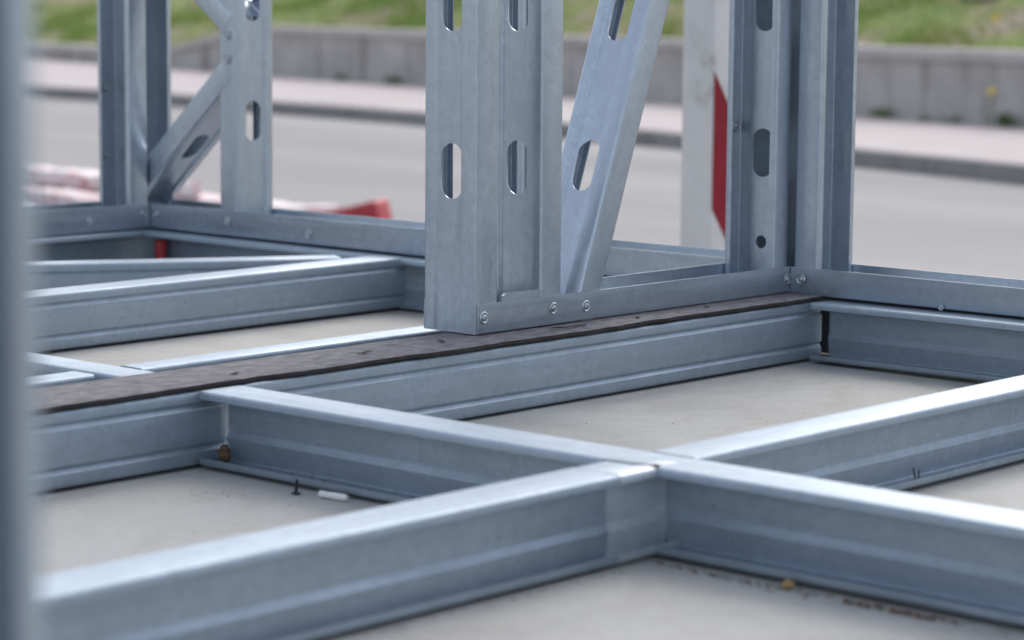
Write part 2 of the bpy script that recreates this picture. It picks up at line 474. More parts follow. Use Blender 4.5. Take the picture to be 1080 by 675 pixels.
def thick(pl, t):
    pl = [Vector(p) for p in pl]; nn = []
    for i in range(len(pl)):
        d1 = (pl[i] - pl[i - 1]).normalized() if i else (pl[1] - pl[0]).normalized()
        d2 = (pl[i + 1] - pl[i]).normalized() if i < len(pl) - 1 else d1
        tn = (d1 + d2).normalized(); nn.append(Vector((-tn.y, tn.x)))
    return pl + [p + n * t for p, n in zip(pl, nn)][::-1]
# cut end of the near joist: web and top flange run on to the crossing, the lower flange is nipped off
M, sg = axes(P(3.3455, 2.802, .0092), X, Z, -Y)
Hb, Hh = .158 * S, .158 * S
link_mesh('end_plate', sweep_bm(i_profile(Hb, .0325 * S, .012 * S, .0085, lo=Hb * .345, hi=Hb * .82), (3.5125 - 3.3455) * S, sg, 0, 0, True), PALE_STEEL, b1l, M)
M, sg = axes(P(3.3465, 2.806, .008), X, Z, Y)
link_mesh('end_flange', sweep_bm(thick(fillet([(Hh - .02, 0), (Hh, 0), (Hh, .076 * S), (Hh - .0085, .076 * S)], [0, .004, .004, 0]), .0017), (3.436 - 3.3465) * S, sg), STEEL_B, b1l, M)
M, sg = axes(P(5.80, 3.99, .001), Y, Z, X)
link_mesh('light_stop', sweep_bm([Vector(p) for p in ((0, 0), (.162 * S, 0), (.162 * S, .0016), (0, .0016))], .335 * S, sg), STEEL_B, b3, M)  # added plate closing the channel so the corner gap stays dark
M, sg = axes(P(5.803, 6.815, .006), Y, Z, X)
link_mesh('light_stop', sweep_bm([Vector(p) for p in ((0, 0), (.16 * S, 0), (.16 * S, .0016), (0, .0016))], .13 * S, sg), STEEL_B, b8, M)  # added plate stopping sky light at the open beam end
WELD = simple('pale_weld', [(.3, (.46, .48, .51)), (.7, (.62, .64, .67))], 140, .55, .001, metallic=.35)  # bead metal is paler than the beams around it
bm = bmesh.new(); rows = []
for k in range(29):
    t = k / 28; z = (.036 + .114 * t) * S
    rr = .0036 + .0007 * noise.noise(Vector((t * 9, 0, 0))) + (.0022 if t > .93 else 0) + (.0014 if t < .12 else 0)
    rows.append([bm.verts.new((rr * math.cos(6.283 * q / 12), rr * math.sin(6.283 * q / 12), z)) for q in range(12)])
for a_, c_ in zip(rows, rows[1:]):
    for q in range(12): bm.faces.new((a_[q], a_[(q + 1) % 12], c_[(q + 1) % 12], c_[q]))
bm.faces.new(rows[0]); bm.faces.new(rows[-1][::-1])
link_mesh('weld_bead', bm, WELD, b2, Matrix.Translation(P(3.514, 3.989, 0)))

# dark felt strip on the party edge beam
def strip():
    bm = bmesh.new(); u0, u1, n = .9, 5.74, 260
    th = .0045; rows = []
    for k in range(n + 1):
        u = u0 + (u1 - u0) * k / n; x = u * S
        j = noise.noise(Vector((x * 9, 1.3, 0))) * .006 + noise.noise(Vector((x * 31, 4.7, 0))) * .004 + noise.noise(Vector((x * 90, 2.7, 0))) * .0016
        j2 = noise.noise(Vector((x * 8, 8.1, 2))) * .004
        lift = .0012 * noise.noise(Vector((x * 6, 2.2, 7))) + .0008
        near = 4.005 * S + j - .004
        far = 4.213 * S + j2
        z0 = .1672 * S + max(0, lift)
        row = []
        for f, dz in ((0, 0), (0, th), (.06, th + .0006), (.35, th + .0006 * noise.noise(Vector((x * 20, 0, 3)))), (.7, th), (1, th), (1, 0)):
            row.append(bm.verts.new((x, near + (far - near) * f, z0 + dz - (max(0, lift) * f))))
        rows.append(row)
    for a, c in zip(rows, rows[1:]):
        m_ = len(a)
        for i in range(m_):
            f = bm.faces.new((a[i], a[(i + 1) % m_], c[(i + 1) % m_], c[i]))
            f.material_index = 1 if i in (0, 5, 6) else 0
    bm.faces.new(rows[0]); bm.faces.new(rows[-1][::-1])
    o = link_mesh('felt_strip', bm, [FELT, BITUMEN_SHADE], None, None, True, 40)
    tag(o, 'dark grey brown felt strip with a ragged black edge under the middle wall panel', 'felt strip')
    link_mesh('gap_shade_box', box_bm(4.85 * S, .19 * S, .132 * S, 0), BITUMEN_SHADE, o, Matrix.Translation(P(3.37, 4.222, .069)), False)  # added dark box standing in for shade between the two modules
    # torn curls of the felt
    for (u, v, ln, an) in ((4.72, 4.055, .05, .1), (4.66, 4.06, .025, -.5), (4.28, 4.10, .022, 1.2), (4.02, 4.09, .035, .2), (3.60, 4.06, .018, .3), (4.95, 4.05, .014, .8), (5.25, 4.06, .012, 0)):
        bm = bmesh.new(); rows = []
        for k in range(7):
            t = k / 6; w = .0016 * math.sin(math.pi * min(1, t + .08)) + .0006
            cx = (t - .5) * ln; cy = .003 * noise.noise(Vector((t * 4, u, 0))) * 2
            zz = .0004 + .0012 * math.sin(math.pi * t)
            rows.append([bm.verts.new((cx, cy - w, 0)), bm.verts.new((cx, cy, zz)), bm.verts.new((cx, cy + w, 0))])
        for a, c in zip(rows, rows[1:]):
            for i in range(2): bm.faces.new((a[i], a[i + 1], c[i + 1], c[i]))
        M = Matrix.Translation(Vector((u * S, v * S, .1672 * S + th + .0022))) @ Matrix.Rotation(an, 4, 'Z')
        link_mesh('torn_curl', bm, BITUMEN_SHADE, o, M)
strip()

# ------------------------------------------------------------------ wall panels
TOPZ = 4.55                    # top of panels in frame units
ZB = .1785                     # underside of the bottom track
def punch_offset(z_base, zc=.569): return ((zc - z_base) * S) % HP

# middle wall panel, along X
wp = empty('wall_panel', P(4.419, 4.205, ZB))
tag(wp, 'middle steel wall panel with two holed studs and a leaning brace, standing on the felt strip', 'wall panel', 'steel wall panels of the frame')
V0 = 4.119
sz = ZB + .006
slen = (TOPZ - sz) * S - .004
tr = make_track(wp, P(4.424, V0 - .004, ZB), X, (5.689 - 4.424) * S, Y, Z, WD + .004, name='bottom_track')
make_stud(wp, P(4.4195, V0, ZB + .001), slen, Y, X, punch_offset(ZB + .001))
make_stud(wp, P(4.655, V0, sz), slen, Y, X, punch_offset(sz, .567))
make_stud(wp, P(5.687, V0, sz), slen, Y, -X, punch_offset(sz, .561), extra=(((.313 - sz) * S, .019, .019),), F=.066 * S)
make_track(wp, P(4.424, V0 - .004, TOPZ), X, (5.69 - 4.424) * S, Y, -Z, WD + .004, name='top_track')
# leaning brace: web towards the near end
bd = Vector((.36, 0, 1)).normalized(); bo = Vector((1, 0, -.36)).normalized()
b0 = P(4.785, V0 + .003, sz + .004)
make_stud(wp, b0, 2.62 * S, Y, bo, .2066, axis=bd, name='brace')
for u, z in ((4.447, .219), (4.700, .220), (4.825, .2145), (5.682, .215)):
    screw(tr, P(u, V0 - .0042, z), -Y)
# punched tab standing up at the track between the studs
bm = bmesh.new()
pts = [(0, 0), (.003, .0075), (.009, .0105), (.070, .0105), (.076, .0075), (.081, 0)]
for t in (0, .0016):
    pass
fr = [bm.verts.new((x, 0, z)) for x, z in pts]; bk = [bm.verts.new((x, .0016 + z * .25, z)) for x, z in pts]
bm.faces.new(fr); bm.faces.new(bk[::-1])
for i in range(len(pts)):
    j = (i + 1) % len(pts); bm.faces.new((fr[i], fr[j], bk[j], bk[i]))
link_mesh('tab', bm, STEEL, tr, Matrix.Translation(P(4.515, V0 + .002, .2505)))
screw(wp, P(5.66, 4.2855, .633), -Y, .95)

# right wall panel, along -Y
wr = empty('wall_panel', P(5.776, 2.5, .177))
tag(wr, 'right hand steel wall panel meeting the middle panel at the corner post', 'wall panel', 'steel wall panels of the frame')
tr = make_track(wr, P(5.692, -.8, .176), Y, (4.31 + .8) * S, X, Z, WD + .004, .075 * S, name='bottom_track')
make_stud(wr, P(5.696, 4.106, .182), slen, X, -Y, punch_offset(.182))
bm = bmesh.new()
pr = [Vector(p) for p in ((5.864 * S, 4.116 * S), (5.864 * S, 4.304 * S), (5.702 * S, 4.304 * S), (5.702 * S, 4.301 * S), (5.860 * S, 4.301 * S), (5.860 * S, 4.116 * S))]
lo_ = [bm.verts.new((p.x, p.y, .182 * S)) for p in pr]; hi_ = [bm.verts.new((p.x, p.y, .182 * S + slen)) for p in pr]
for k in range(6): bm.faces.new((lo_[k], lo_[(k + 1) % 6], hi_[(k + 1) % 6], hi_[k]))
bm.faces.new(lo_); bm.faces.new(hi_[::-1])
link_mesh('added_hole_backing', bm, STEEL, wr)  # unseen angle added so the end stud holes look into darkness
for vv in (2.6, 1.35, .1): make_stud(wr, P(5.694, vv, .182), slen, X, Y, punch_offset(.182))
make_track(wr, P(5.692, -.8, TOPZ), Y, (4.31 + .8) * S, X, -Z, WD + .004, .075 * S, name='top_track')
screw(tr, P(5.688, 4.075, .218), -X)
for vv, z in ((3.62, .172), (3.36, .172), (3.0, .21)):
    screw(tr, P(5.688, vv, .18 if z < .2 else .212), -X, .45 if z < .2 else .9)

link_mesh('track_shade_strip', box_bm(.150 * S, 4.9 * S, .0085 * S, 0), BITUMEN_SHADE, wr, Matrix.Translation(P(5.79, 1.64, .1713)), False)  # dark strip added for the shadow line under the right track
# far wall panel, along Y behind the left bay
wl = empty('wall_panel', P(5.776, 5.6, .172))
tag(wl, 'far steel wall panel with a wide holed stud and two short diagonal braces', 'wall panel', 'steel wall panels of the frame')
tr = make_track(wl, P(5.69, 4.335, .171), Y, (7.02 - 4.335) * S, X, Z, WD + .004, .086 * S, name='bottom_track')
make_stud(wl, P(5.694, 6.412, .177), slen, X, Y, punch_offset(.177, .558))
make_stud(wl, P(5.694, 7.02, .177), slen, X, -Y, None)
make_stud(wl, P(5.694, 5.205, .177), slen, X, -Y, None)
make_track(wl, P(5.69, 4.335, TOPZ), Y, (7.02 - 4.335) * S, X, -Z, WD + .004, .086 * S, name='top_track')
link_mesh('track_shade_strip', box_bm(.15 * S, 2.6 * S, .004 * S, 0), BITUMEN_SHADE, wl, Matrix.Translation(P(5.79, 5.68, .1686)), False)  # thin dark strip standing in for shade under the far track
def vbrace(parent, v0, z0, v1, z1, web_low=True):
    A, B = P(5.6925, v0, z0), P(5.6925, v1, z1); ax = (B - A); ln = ax.length; ax.normalize()
    perp = Vector((0, -ax.z, ax.y)); 
    if perp.z < 0: perp = -perp
    od = perp if web_low else -perp
    make_stud(parent, A, ln, X, od, .159, axis=ax, name='brace')
vbrace(wl, 6.945, .250, 6.425, .702)                # lower edge line of the short lower brace
vbrace(wl, 6.425, .915, 6.945, 1.30, False)
for v, z in ((6.447, .765), (6.447, .845), (6.447, .222), (6.05, .206), (6.82, .222)):
    screw(tr if z < .3 else wl, P(5.688 if z < .3 else 5.6915, v, z), -X, .85)

# left wall panel, along X, meeting the far panel at the corner
wu = empty('wall_panel', P(4.4, 6.93, .172))
tag(wu, 'left steel wall panel behind the blurred near post, with the dark corner stud', 'wall panel', 'steel wall panels of the frame')
tr = make_track(wu, P(2.4, 6.855, .171), X, (5.687 - 2.4) * S, Y, Z, WD + .004, .086 * S, name='bottom_track')
make_stud(wu, P(5.685, 6.859, .177), slen, Y, -X, None)
make_stud(wu, P(3.4, 6.859, .177), slen, Y, X, punch_offset(.177))
make_track(wu, P(2.4, 6.855, TOPZ), X, (5.687 - 2.4) * S, Y, -Z, WD + .004, .086 * S, name='top_track')
screw(tr, P(5.66, 6.853, .222), -Y, .8); screw(tr, P(5.42, 6.853, .21), -Y, .7)
for z in (.42, .655): screw(wu, P(5.64, 7.024, z), -Y, .8)

# blurred post next to the camera
ns = empty('steel_stud', P(.90, 1.38, 0))
tag(ns, 'blurred bluish steel stud standing close to the viewer at the left edge', 'stud')
make_stud(ns, P(.994 - .1712, 1.387, .004), TOPZ * S, X, -Y, None, name='stud_body')
bm = box_bm(.11, .07, .004, .0008, 1)
link_mesh('foot_plate', bm, STEEL, ns, Matrix.Translation(P(.905, 1.36, .0042)))

# ------------------------------------------------------------------ slab, debris
bm = box_bm(2.78, 5.5, .62, .006, 2)
o = link_mesh('concrete_slab', bm, SLAB, None, Matrix.Translation((.30 + 1.39, -1.55 + 2.75, -.31)))
tag(o, kind='structure')

def blob_bm(r, sq=(1, 1, 1), seed=0, sub=3, amp=.25):
    bm = bmesh.new(); bmesh.ops.create_icosphere(bm, subdivisions=sub, radius=r)
    for v in bm.verts:
        n = v.co.normalized(); k = 1 + amp * noise.noise(n * 1.8 + Vector((seed, 0, 0))) + amp * .5 * noise.noise(n * 5 + Vector((0, seed, 0)))
        v.co = Vector((v.co.x * k * sq[0], v.co.y * k * sq[1], v.co.z * k * sq[2]))
    return bm
tag(link_mesh('wood_knot', blob_bm(.0078, (1, .85, 1.15), 3, 3, .5), CORK, None, Matrix.Translation(P(3.478, 3.958, .034)), True, 60),
    'small brown lump stuck in the corner where the cross beam meets the edge beam', 'wood knot')
tag(link_mesh('pebble', blob_bm(.0052, (1.1, .9, .8), 8, 3, .5), OCHRE, None, Matrix.Translation(P(3.426, 2.466, .009)), True, 60),
    'tiny ochre pebble against the lower lip of the front beam', 'pebble')
# white plastic plug lying on the slab
prof = [(0, -.0185), (.0032, -.0185), (.0038, -.0178), (.0040, -.0165), (.0036, -.016), (.0036, -.004), (.0039, -.0035), (.0039, .012), (.0034, .0165), (.0026, .0185), (0, .0185)]
a, c = P(3.418, 3.60, 0), P(3.425, 3.525, 0); d = (c - a).normalized()
M, sg = axes((a + c) / 2 + Vector((-.003, 0, .0043)), Z, d.cross(Z), d)
tag(link_mesh('wall_plug', lathe_bm(prof, 20), WHITEP, None, M), 'small white plastic plug lying on the slab beside the cross beam', 'wall plug')
prof = [(0, 0), (.0045, 0), (.0048, .0006), (.0038, .002), (.0014, .0024)] + [(.0014 + (.0005 if k % 2 else 0), .003 + k * .0008) for k in range(14)] + [(0, .0165)]
M = Matrix.Translation(P(3.400, 3.655, .002)) @ Matrix.Rotation(.12, 4, 'Y')
tag(link_mesh('loose_screw', lathe_bm(prof, 16), WIRE, None, M), 'loose dark screw standing head down on the slab beside the white plug', 'screw')
# two bent wire ends on the lip of the right joist
def tube_bm(pts, r, seg=8):
    bm = bmesh.new(); rings = []
    for i, p in enumerate(pts):
        p = Vector(p); t = (Vector(pts[min(i + 1, len(pts) - 1)]) - Vector(pts[max(i - 1, 0)])).normalized()
        a_ = t.orthogonal().normalized(); b_ = t.cross(a_)
        rings.append([bm.verts.new(p + (a_ * math.cos(2 * math.pi * k / seg) + b_ * math.sin(2 * math.pi * k / seg)) * r) for k in range(seg)])
    for a_, c_ in zip(rings, rings[1:]):
        for k in range(seg):
            j = (k + 1) % seg; bm.faces.new((a_[k], a_[j], c_[j], c_[k]))
    bm.faces.new(rings[0]); bm.faces.new(rings[-1][::-1])
    return bm
for dx, ln_, lab in ((0, .016, 'taller dark wire end sticking up at the foot of the right joist'), (.006, .012, 'shorter dark wire end sticking up at the foot of the right joist')):
    bs = P(4.33, 2.805, .012) + Vector((dx, 0, 0))
    s_ = 1 if dx else -1
    tag(link_mesh('wire_end', tube_bm([(0, 0, 0), (.0006 * s_, 0, ln_ * .4), (.0022 * s_, .001, ln_ * .8), (.0032 * s_, .001, ln_)], .0009), WIRE, None, Matrix.Translation(bs)), lab, 'wire', 'wire ends')
# dirt and leaf crumbs along the lower lips
bm = bmesh.new()
def crumbs(n, a, b, spread, r0, r1, z0):
    for _ in range(n):
        t = rnd.random(); p = P(*a, 0).lerp(P(*b, 0), t)
        p += Vector((rnd.gauss(0, spread), rnd.gauss(0, spread), 0))
        r = rnd.uniform(r0, r1); M = Matrix.Translation(p + Vector((0, 0, z0 + r * .3))) @ Matrix.Rotation(rnd.random() * 6.28, 4, 'Z') @ Matrix.Diagonal((rnd.uniform(1, 2.6), 1, rnd.uniform(.25, .6), 1))
        bmesh.ops.create_icosphere(bm, subdivisions=1, radius=r, matrix=M)
crumbs(260, (3.495, 2.79), (3.495, 2.0), .004, .0003, .0012, .0058)
crumbs(70, (3.475, 2.33), (3.475, 2.13), .006, .0006, .0022, .0058)
crumbs(240, (3.34, 2.793), (2.5, 2.793), .0022, .0003, .0011, .0058)
crumbs(8, (3.30, 2.79), (2.9, 2.79), .002, .001, .002, .006)
crumbs(150, (3.495, 3.97), (3.495, 3.2), .004, .0003, .0013, .0058)
crumbs(60, (4.0, 2.815), (5.0, 2.815), .004, .0004, .0014, .0058)
crumbs(30, (3.42, 2.75), (3.42, 2.0), .005, .0004, .0014, 0)
crumbs(14, (3.41, 2.56), (3.41, 2.40), .005, .0008, .002, 0)
crumbs(14, (3.2, 3.97), (3.45, 3.4), .012, .0003, .0009, 0)
crumbs(30, (3.6, 3.0), (5.4, 3.9), .16, .0003, .0010, 0)
crumbs(14, (3.3, 2.74), (2.5, 2.74), .008, .0003, .0009, 0)
crumbs(26, (5.672, 3.99), (5.70, 3.998), .002, .001, .0028, .007)
crumbs(70, (3.415, 2.34), (3.422, 2.12), .0035, .0007, .0026, .001)
crumbs(160, (3.430, 2.76), (3.434, 2.0), .002, .0003, .001, .0003)
crumbs(90, (3.34, 2.755), (2.7, 2.755), .002, .0003, .0008, .0003)
crumbs(50, (3.42, 2.74), (3.42, 2.40), .003, .0004, .0013, .0005)
o = link_mesh('dirt', bm, DIRT, None, None, False); tag(o, 'rusty brown dirt and leaf crumbs gathered along the lower lips of the joists', 'dirt', kind='stuff')

# red peg showing through the far corner gap
prof = [(0, 0), (.0100, 0), (.0108, .002), (.0108, .048), (.0116, .0485), (.0116, .060), (.0105, .063), (.007, .065), (0, .0655)]
tag(link_mesh('red_peg', lathe_bm(prof, 28), REDP, None, Matrix.Translation(P(5.683, 6.79, .012))), 'small red plastic peg in the dark gap of the far floor corner', 'peg')

# ------------------------------------------------------------------ outdoors
def ground_sheet(name, xs, ys, zf, mat, kind='structure'):
    bm = bmesh.new()
    g = [[bm.verts.new((*zf(x, y)[:2], zf(x, y)[2])) for y in ys] for x in xs]
    for i in range(len(xs) - 1):
        for j in range(len(ys) - 1):
            bm.faces.new((g[i][j], g[i + 1][j], g[i + 1][j + 1], g[i][j + 1]))
    o = link_mesh(name, bm, mat, None, None, True, 60); tag(o, kind=kind); return o
lin = lambda a, b, n: [a + (b - a) * k / n for k in range(n + 1)]
def KU(y):                                         # kerb line, a gentle bend
    t = min(y, 25.2) - 8.07
    return 13.57 + .36 * t - (.0105 * t * t if t > 0 else 0)
WU = lambda y: 17.65 + .27 * (y - 10.72)                       # foot of the retaining wall
ground_sheet('ground', [-500, 500], [-500, 500], lambda x, y: (x, y, GZ - .03), SOIL)
bm = bmesh.new()
ys = lin(-30, 70, 50)
L_ = [bm.verts.new((-25, y, GZ)) for y in ys]; R_ = [bm.verts.new((KU(y) + .05, y, GZ)) for y in ys]
for i in range(len(ys) - 1): bm.faces.new((L_[i], R_[i], R_[i + 1], L_[i + 1]))
tag(link_mesh('road', bm, ROAD, None, None, False), kind='structure')
PZ = GZ + .115
def strip_prism(name, f0, f1, z0, z1, ys, mat, bev=0, gap=0, parent=None):
    """long kerb or wall along y between offset lines f0(y), f1(y); profile top bevelled"""
    bm = bmesh.new(); rows = []
    for y in ys:
        a, b = f0(y), f1(y); zt = z1(y) if callable(z1) else z1; zb = z0(y) if callable(z0) else z0
        pr = [(a, zb), (a, zt - bev), (a + bev * .3, zt - bev * .3), (a + bev, zt), (b, zt), (b, zb)] if bev else [(a, zb), (a, zt), (b, zt), (b, zb)]
        rows.append([bm.verts.new((x, y, z)) for x, z in pr])
    for p, q in zip(rows, rows[1:]):
        n = len(p)
        for i in range(n): bm.faces.new((p[i], p[(i + 1) % n], q[(i + 1) % n], q[i]))
    bm.faces.new(rows[0]); bm.faces.new(rows[-1][::-1])
    return link_mesh(name, bm, mat, parent, None, True, 40)
y = -20.0; kb = bmesh.new()
segs = []
while y < 60:
    y2 = y + 1.0
    pr = lambda yy: [(KU(yy), GZ - .1), (KU(yy) + .006, PZ - .02), (KU(yy) + .014, PZ - .005), (KU(yy) + .03, PZ), (KU(yy) + .15, PZ), (KU(yy) + .15, GZ - .1)]
    dz = rnd.uniform(-.004, .004); dx = rnd.uniform(-.004, .004)
    a = [kb.verts.new((x + dx, y + .004, z + dz)) for x, z in pr(y)]; c = [kb.verts.new((x + dx, y2 - .004, z + dz)) for x, z in pr(y2)]
    n = len(a)
    for i in range(n): kb.faces.new((a[i], a[(i + 1) % n], c[(i + 1) % n], c[i]))
    kb.faces.new(a); kb.faces.new(c[::-1]); y = y2
tag(link_mesh('kerb', kb, KERB, None, None, True, 40), kind='structure')
ground_sheet('pavement', [0, 1], lin(-20, 60, 40), lambda t, y: (KU(y) + .152 if t == 0 else WU(y) + .06, y, PZ - .002), PAVE)

# retaining wall of cast sections with a coping on top, dropping to a low edge at left
WT = .50
def wall_top(y):
    if y < 23.3: return PZ + WT
    if y < 26.2: return PZ + WT - (WT - .13) * (y - 23.3) / 2.9
    return PZ + .13
rw = empty('retaining_wall', (WU(12), 12, PZ)); tag(rw, 'weathered grey concrete retaining wall with a coping, along the far pavement below the grass', 'wall')
y = -16.0; joints = []
while y < 52:
    y2 = y + rnd.choice((3.4, 4.6, 5.8)); off = rnd.uniform(-.008, .008)
    strip_prism('wall_section', lambda q: WU(q) + off, lambda q: WU(q) + .3, PZ - .2, wall_top, lin(y + .006, y2 - .006, 12), WALLC, 0, parent=rw)
    y = y2
strip_prism('coping', lambda q: WU(q) - .05, lambda q: WU(q) + .36, lambda q: wall_top(q) + .003, lambda q: wall_top(q) + .095, lin(-16, 52, 130), COPE, .015, parent=rw)

def bank_h(d, y):
    base = wall_top(y) + .045
    return base + 1.5 * (1 - math.exp(-d / 4.0)) + .10 * noise.noise(Vector((d * .9, y * .9, 0))) * min(1, d) + .35 * noise.noise(Vector((d * .22, y * .22, 4))) * min(1, d * .4)
ds = [0, .12, .3, .5, .8, 1.1, 1.5, 2, 2.6, 3.3, 4, 5, 6.5, 8, 10, 13, 17, 24, 40]
ground_sheet('grassy_bank', ds, lin(-20, 60, 170), lambda d, y: (WU(y) + .30 + d, y, bank_h(d, y)), BANK)

# grass: thousands of bent blades on the bank
bm = bmesh.new()
for _ in range(26000):
    y = rnd.uniform(1, 36); d = .02 + abs(rnd.gauss(0, 1.7))
    dens = noise.noise(Vector((d * .8, y * .8, 11)))
    if dens < .0 and rnd.random() < .85: continue
    x = WU(y) + .30 + d; z = bank_h(d, y) - .01
    h = rnd.uniform(.05, .16) * (1.25 if dens > .1 else .8); w = rnd.uniform(.006, .014); a = rnd.random() * 6.28
    dx, dy = math.cos(a) * w, math.sin(a) * w; lx, ly = rnd.gauss(-.1, .35) * h, rnd.gauss(0, .4) * h
    v = [bm.verts.new((x - dx, y - dy, z)), bm.verts.new((x + dx, y + dy, z)), bm.verts.new((x + lx * .4 + dx * .7, y + ly * .4 + dy * .7, z + h * .6)), bm.verts.new((x + lx, y + ly, z + h)), bm.verts.new((x + lx * .4 - dx * .7, y + ly * .4 - dy * .7, z + h * .6))]
    bm.faces.new(v)
me = bpy.data.meshes.new('grass'); bm.to_mesh(me); bm.free(); me.materials.append(BLADE)
o = place('grass', me, None, None, False); tag(o, 'fresh green and dry grass growing on the bank above the wall', 'grass', kind='stuff')

# camera rays for placing far things on known surfaces
CAM_M = Matrix(((0.6717103, -0.0901347, 0.7353101), (-0.7407737, -0.0920652, 0.6654159), (0.0077194, -0.9916651, -0.1286105)))
FPX = 2674.863

def weed(label, x, y, z, h, n, mat=WEED, grp='weeds at the foot of the wall'):
    bm = bmesh.new(); r = random.Random(int(x * 991 + y * 77)); n = int(n * .55); h *= .75
    for _ in range(n):
        a = r.random() * 6.28; ln = h * r.uniform(.55, 1.1); w = ln * r.uniform(.07, .13); lean = r.uniform(.25, 1.1)
        px = r.gauss(0, h * .16); py = r.gauss(0, h * .5)
        L, Rr = [], []
        for k in range(5):
            t = k / 4; rr = lean * ln * t * t * .7; zz = ln * (t - .35 * lean * t * t)
            ww = w * math.sin(math.pi * (.12 + .86 * t))
            cx, cy = px + math.cos(a) * rr, py + math.sin(a) * rr
            L.append(bm.verts.new((cx - math.sin(a) * ww, cy + math.cos(a) * ww, zz))); Rr.append(bm.verts.new((cx + math.sin(a) * ww, cy - math.cos(a) * ww, zz)))
        for k in range(4): bm.faces.new((L[k], Rr[k], Rr[k + 1], L[k + 1]))
    return tag(link_mesh('weed', bm, mat, None, Matrix.Translation((x, y, z)), True, 60), label, 'weed', grp)
for (y, h, n, lab) in ((12.05, .16, 60, 'small weed at the wall foot just right of the corner stud'),
                       (11.52, .10, 40, 'low dark weed at the wall foot below the middle of the right wall stretch'),
                       (11.2, .12, 46, 'dark weed at the wall foot between the low weed and the frame edge'),
                       (10.62, .19, 70, 'bushiest weed at the wall foot at the right picture edge'),
                       (21.1, .12, 50, 'low weed at the wall foot seen just right of the far holed stud'),
                       (19.95, .15, 90, 'wide weed at the wall foot seen left of the middle panel'),
                       (14.55, .14, 60, 'weed at the wall foot seen between the brace and the white post')):
    weed(lab, WU(y) - .09, y, PZ - .002, h, n)
def dandelion(label, x, y, z, h):
    root = empty('dandelion', (x, y, z)); tag(root, label, 'flower', 'yellow dandelions')
    link_mesh('stem', tube_bm([(0, 0, 0), (.01, .004, h * .5), (.004, 0, h)], .004, 6), WEED, root, Matrix.Translation((x, y, z)))
    bm = bmesh.new()
    for ring, (n, rr, zz) in enumerate(((14, .034, .004), (12, .026, .011), (9, .016, .016))):
        for k in range(n):
            a = 6.283 * k / n + ring * .2; w = .006
            c_, s_ = math.cos(a), math.sin(a)
            v = [bm.verts.new((-s_ * w * .4, c_ * w * .4, zz)), bm.verts.new((s_ * w * .4, -c_ * w * .4, zz)), bm.verts.new((c_ * rr + s_ * w, s_ * rr - c_ * w, zz + .006)), bm.verts.new((c_ * rr - s_ * w, s_ * rr + c_ * w, zz + .006))]
            bm.faces.new(v)
    link_mesh('flower_head', bm, PETAL, root, Matrix.Translation((x + .004, y, z + h)) @ Matrix.Rotation(-1.0, 4, 'Y'))
dandelion('yellow dandelion on a tall stem in front of the concrete wall', WU(10.75) - .12, 10.75, PZ, .27)
dandelion('yellow dandelion growing in the grass above the wall', WU(11.25) + .6, 11.25, bank_h(.3, 11.25) - .02, .2)
for (d, y, r, lab) in ((1.5, 12.3, .16, 'pale stone in the grass just right of the corner stud'), (1.3, 11.3, .13, 'pale round stone in the grass of the bank at right'), (1.7, 21.3, .17, 'pale stone in the grass right of the far holed stud'), (1.2, 20.2, .10, 'small pale stone in the grass left of the middle panel')):
    tag(link_mesh('stone', blob_bm(r, (1, 1.2, .7), y, 3, .35), STONE, None, Matrix.Translation((WU(y) + .3 + d, y, bank_h(d, y) + .05)), True, 60), lab, 'stone', 'stones on the bank')

# white barrier post with red slanted bands
pc = Vector((4.392, 3.402, GZ)); 
px_dir = Vector((.62, -.785, 0)).normalized()       # towards the right in the picture
n1 = Vector((-.985, -.17, 0)).normalized()          # normal of the broad pale face
t1 = Vector((0, 0, 1)).cross(n1); 
bp_ = empty('barrier_post', pc)
tag(bp_, 'worn white traffic post with a red slanted band behind the middle wall panel', 'traffic post')
W1, W2, HT = .076, .105, 2.1
Mpost = Matrix((t1, -n1, Z)).transposed().to_4x4(); Mpost.translation = pc
def post():
    bm = box_bm(W1, W2, HT, .006, 3)
    for v in bm.verts: v.co.z += HT / 2
    link_mesh('post_body', bm, POSTW, bp_, Mpost)
    # red bands on the face turned to the right (local +x or -x, whichever looks at the camera)
    side = 1 if (t1.x * -1 + t1.y * -1) > 0 else -1
    for zc in (.63 + .055, .63 + .055 + .62, .63 + .055 - .62):
        z0 = zc; z1 = zc + .297; sl = .105
        ya, yb = -W2 / 2 + .004, W2 / 2 - .002
        bm = bmesh.new(); xx = side * (W1 / 2 + .0015)
        q = [(ya, z0), (yb, z0 - sl), (yb, z1 - sl), (ya, z1)]
        f = [bm.verts.new((xx, y, z)) for y, z in q]; g = [bm.verts.new((xx - side * .0015, y, z)) for y, z in q]
        bm.faces.new(f); bm.faces.new(g[::-1])
        for i in range(4):
            j = (i + 1) % 4; bm.faces.new((f[i], f[j], g[j], g[i]))
        link_mesh('red_band', bm, POSTR, bp_, Mpost, False)
post()

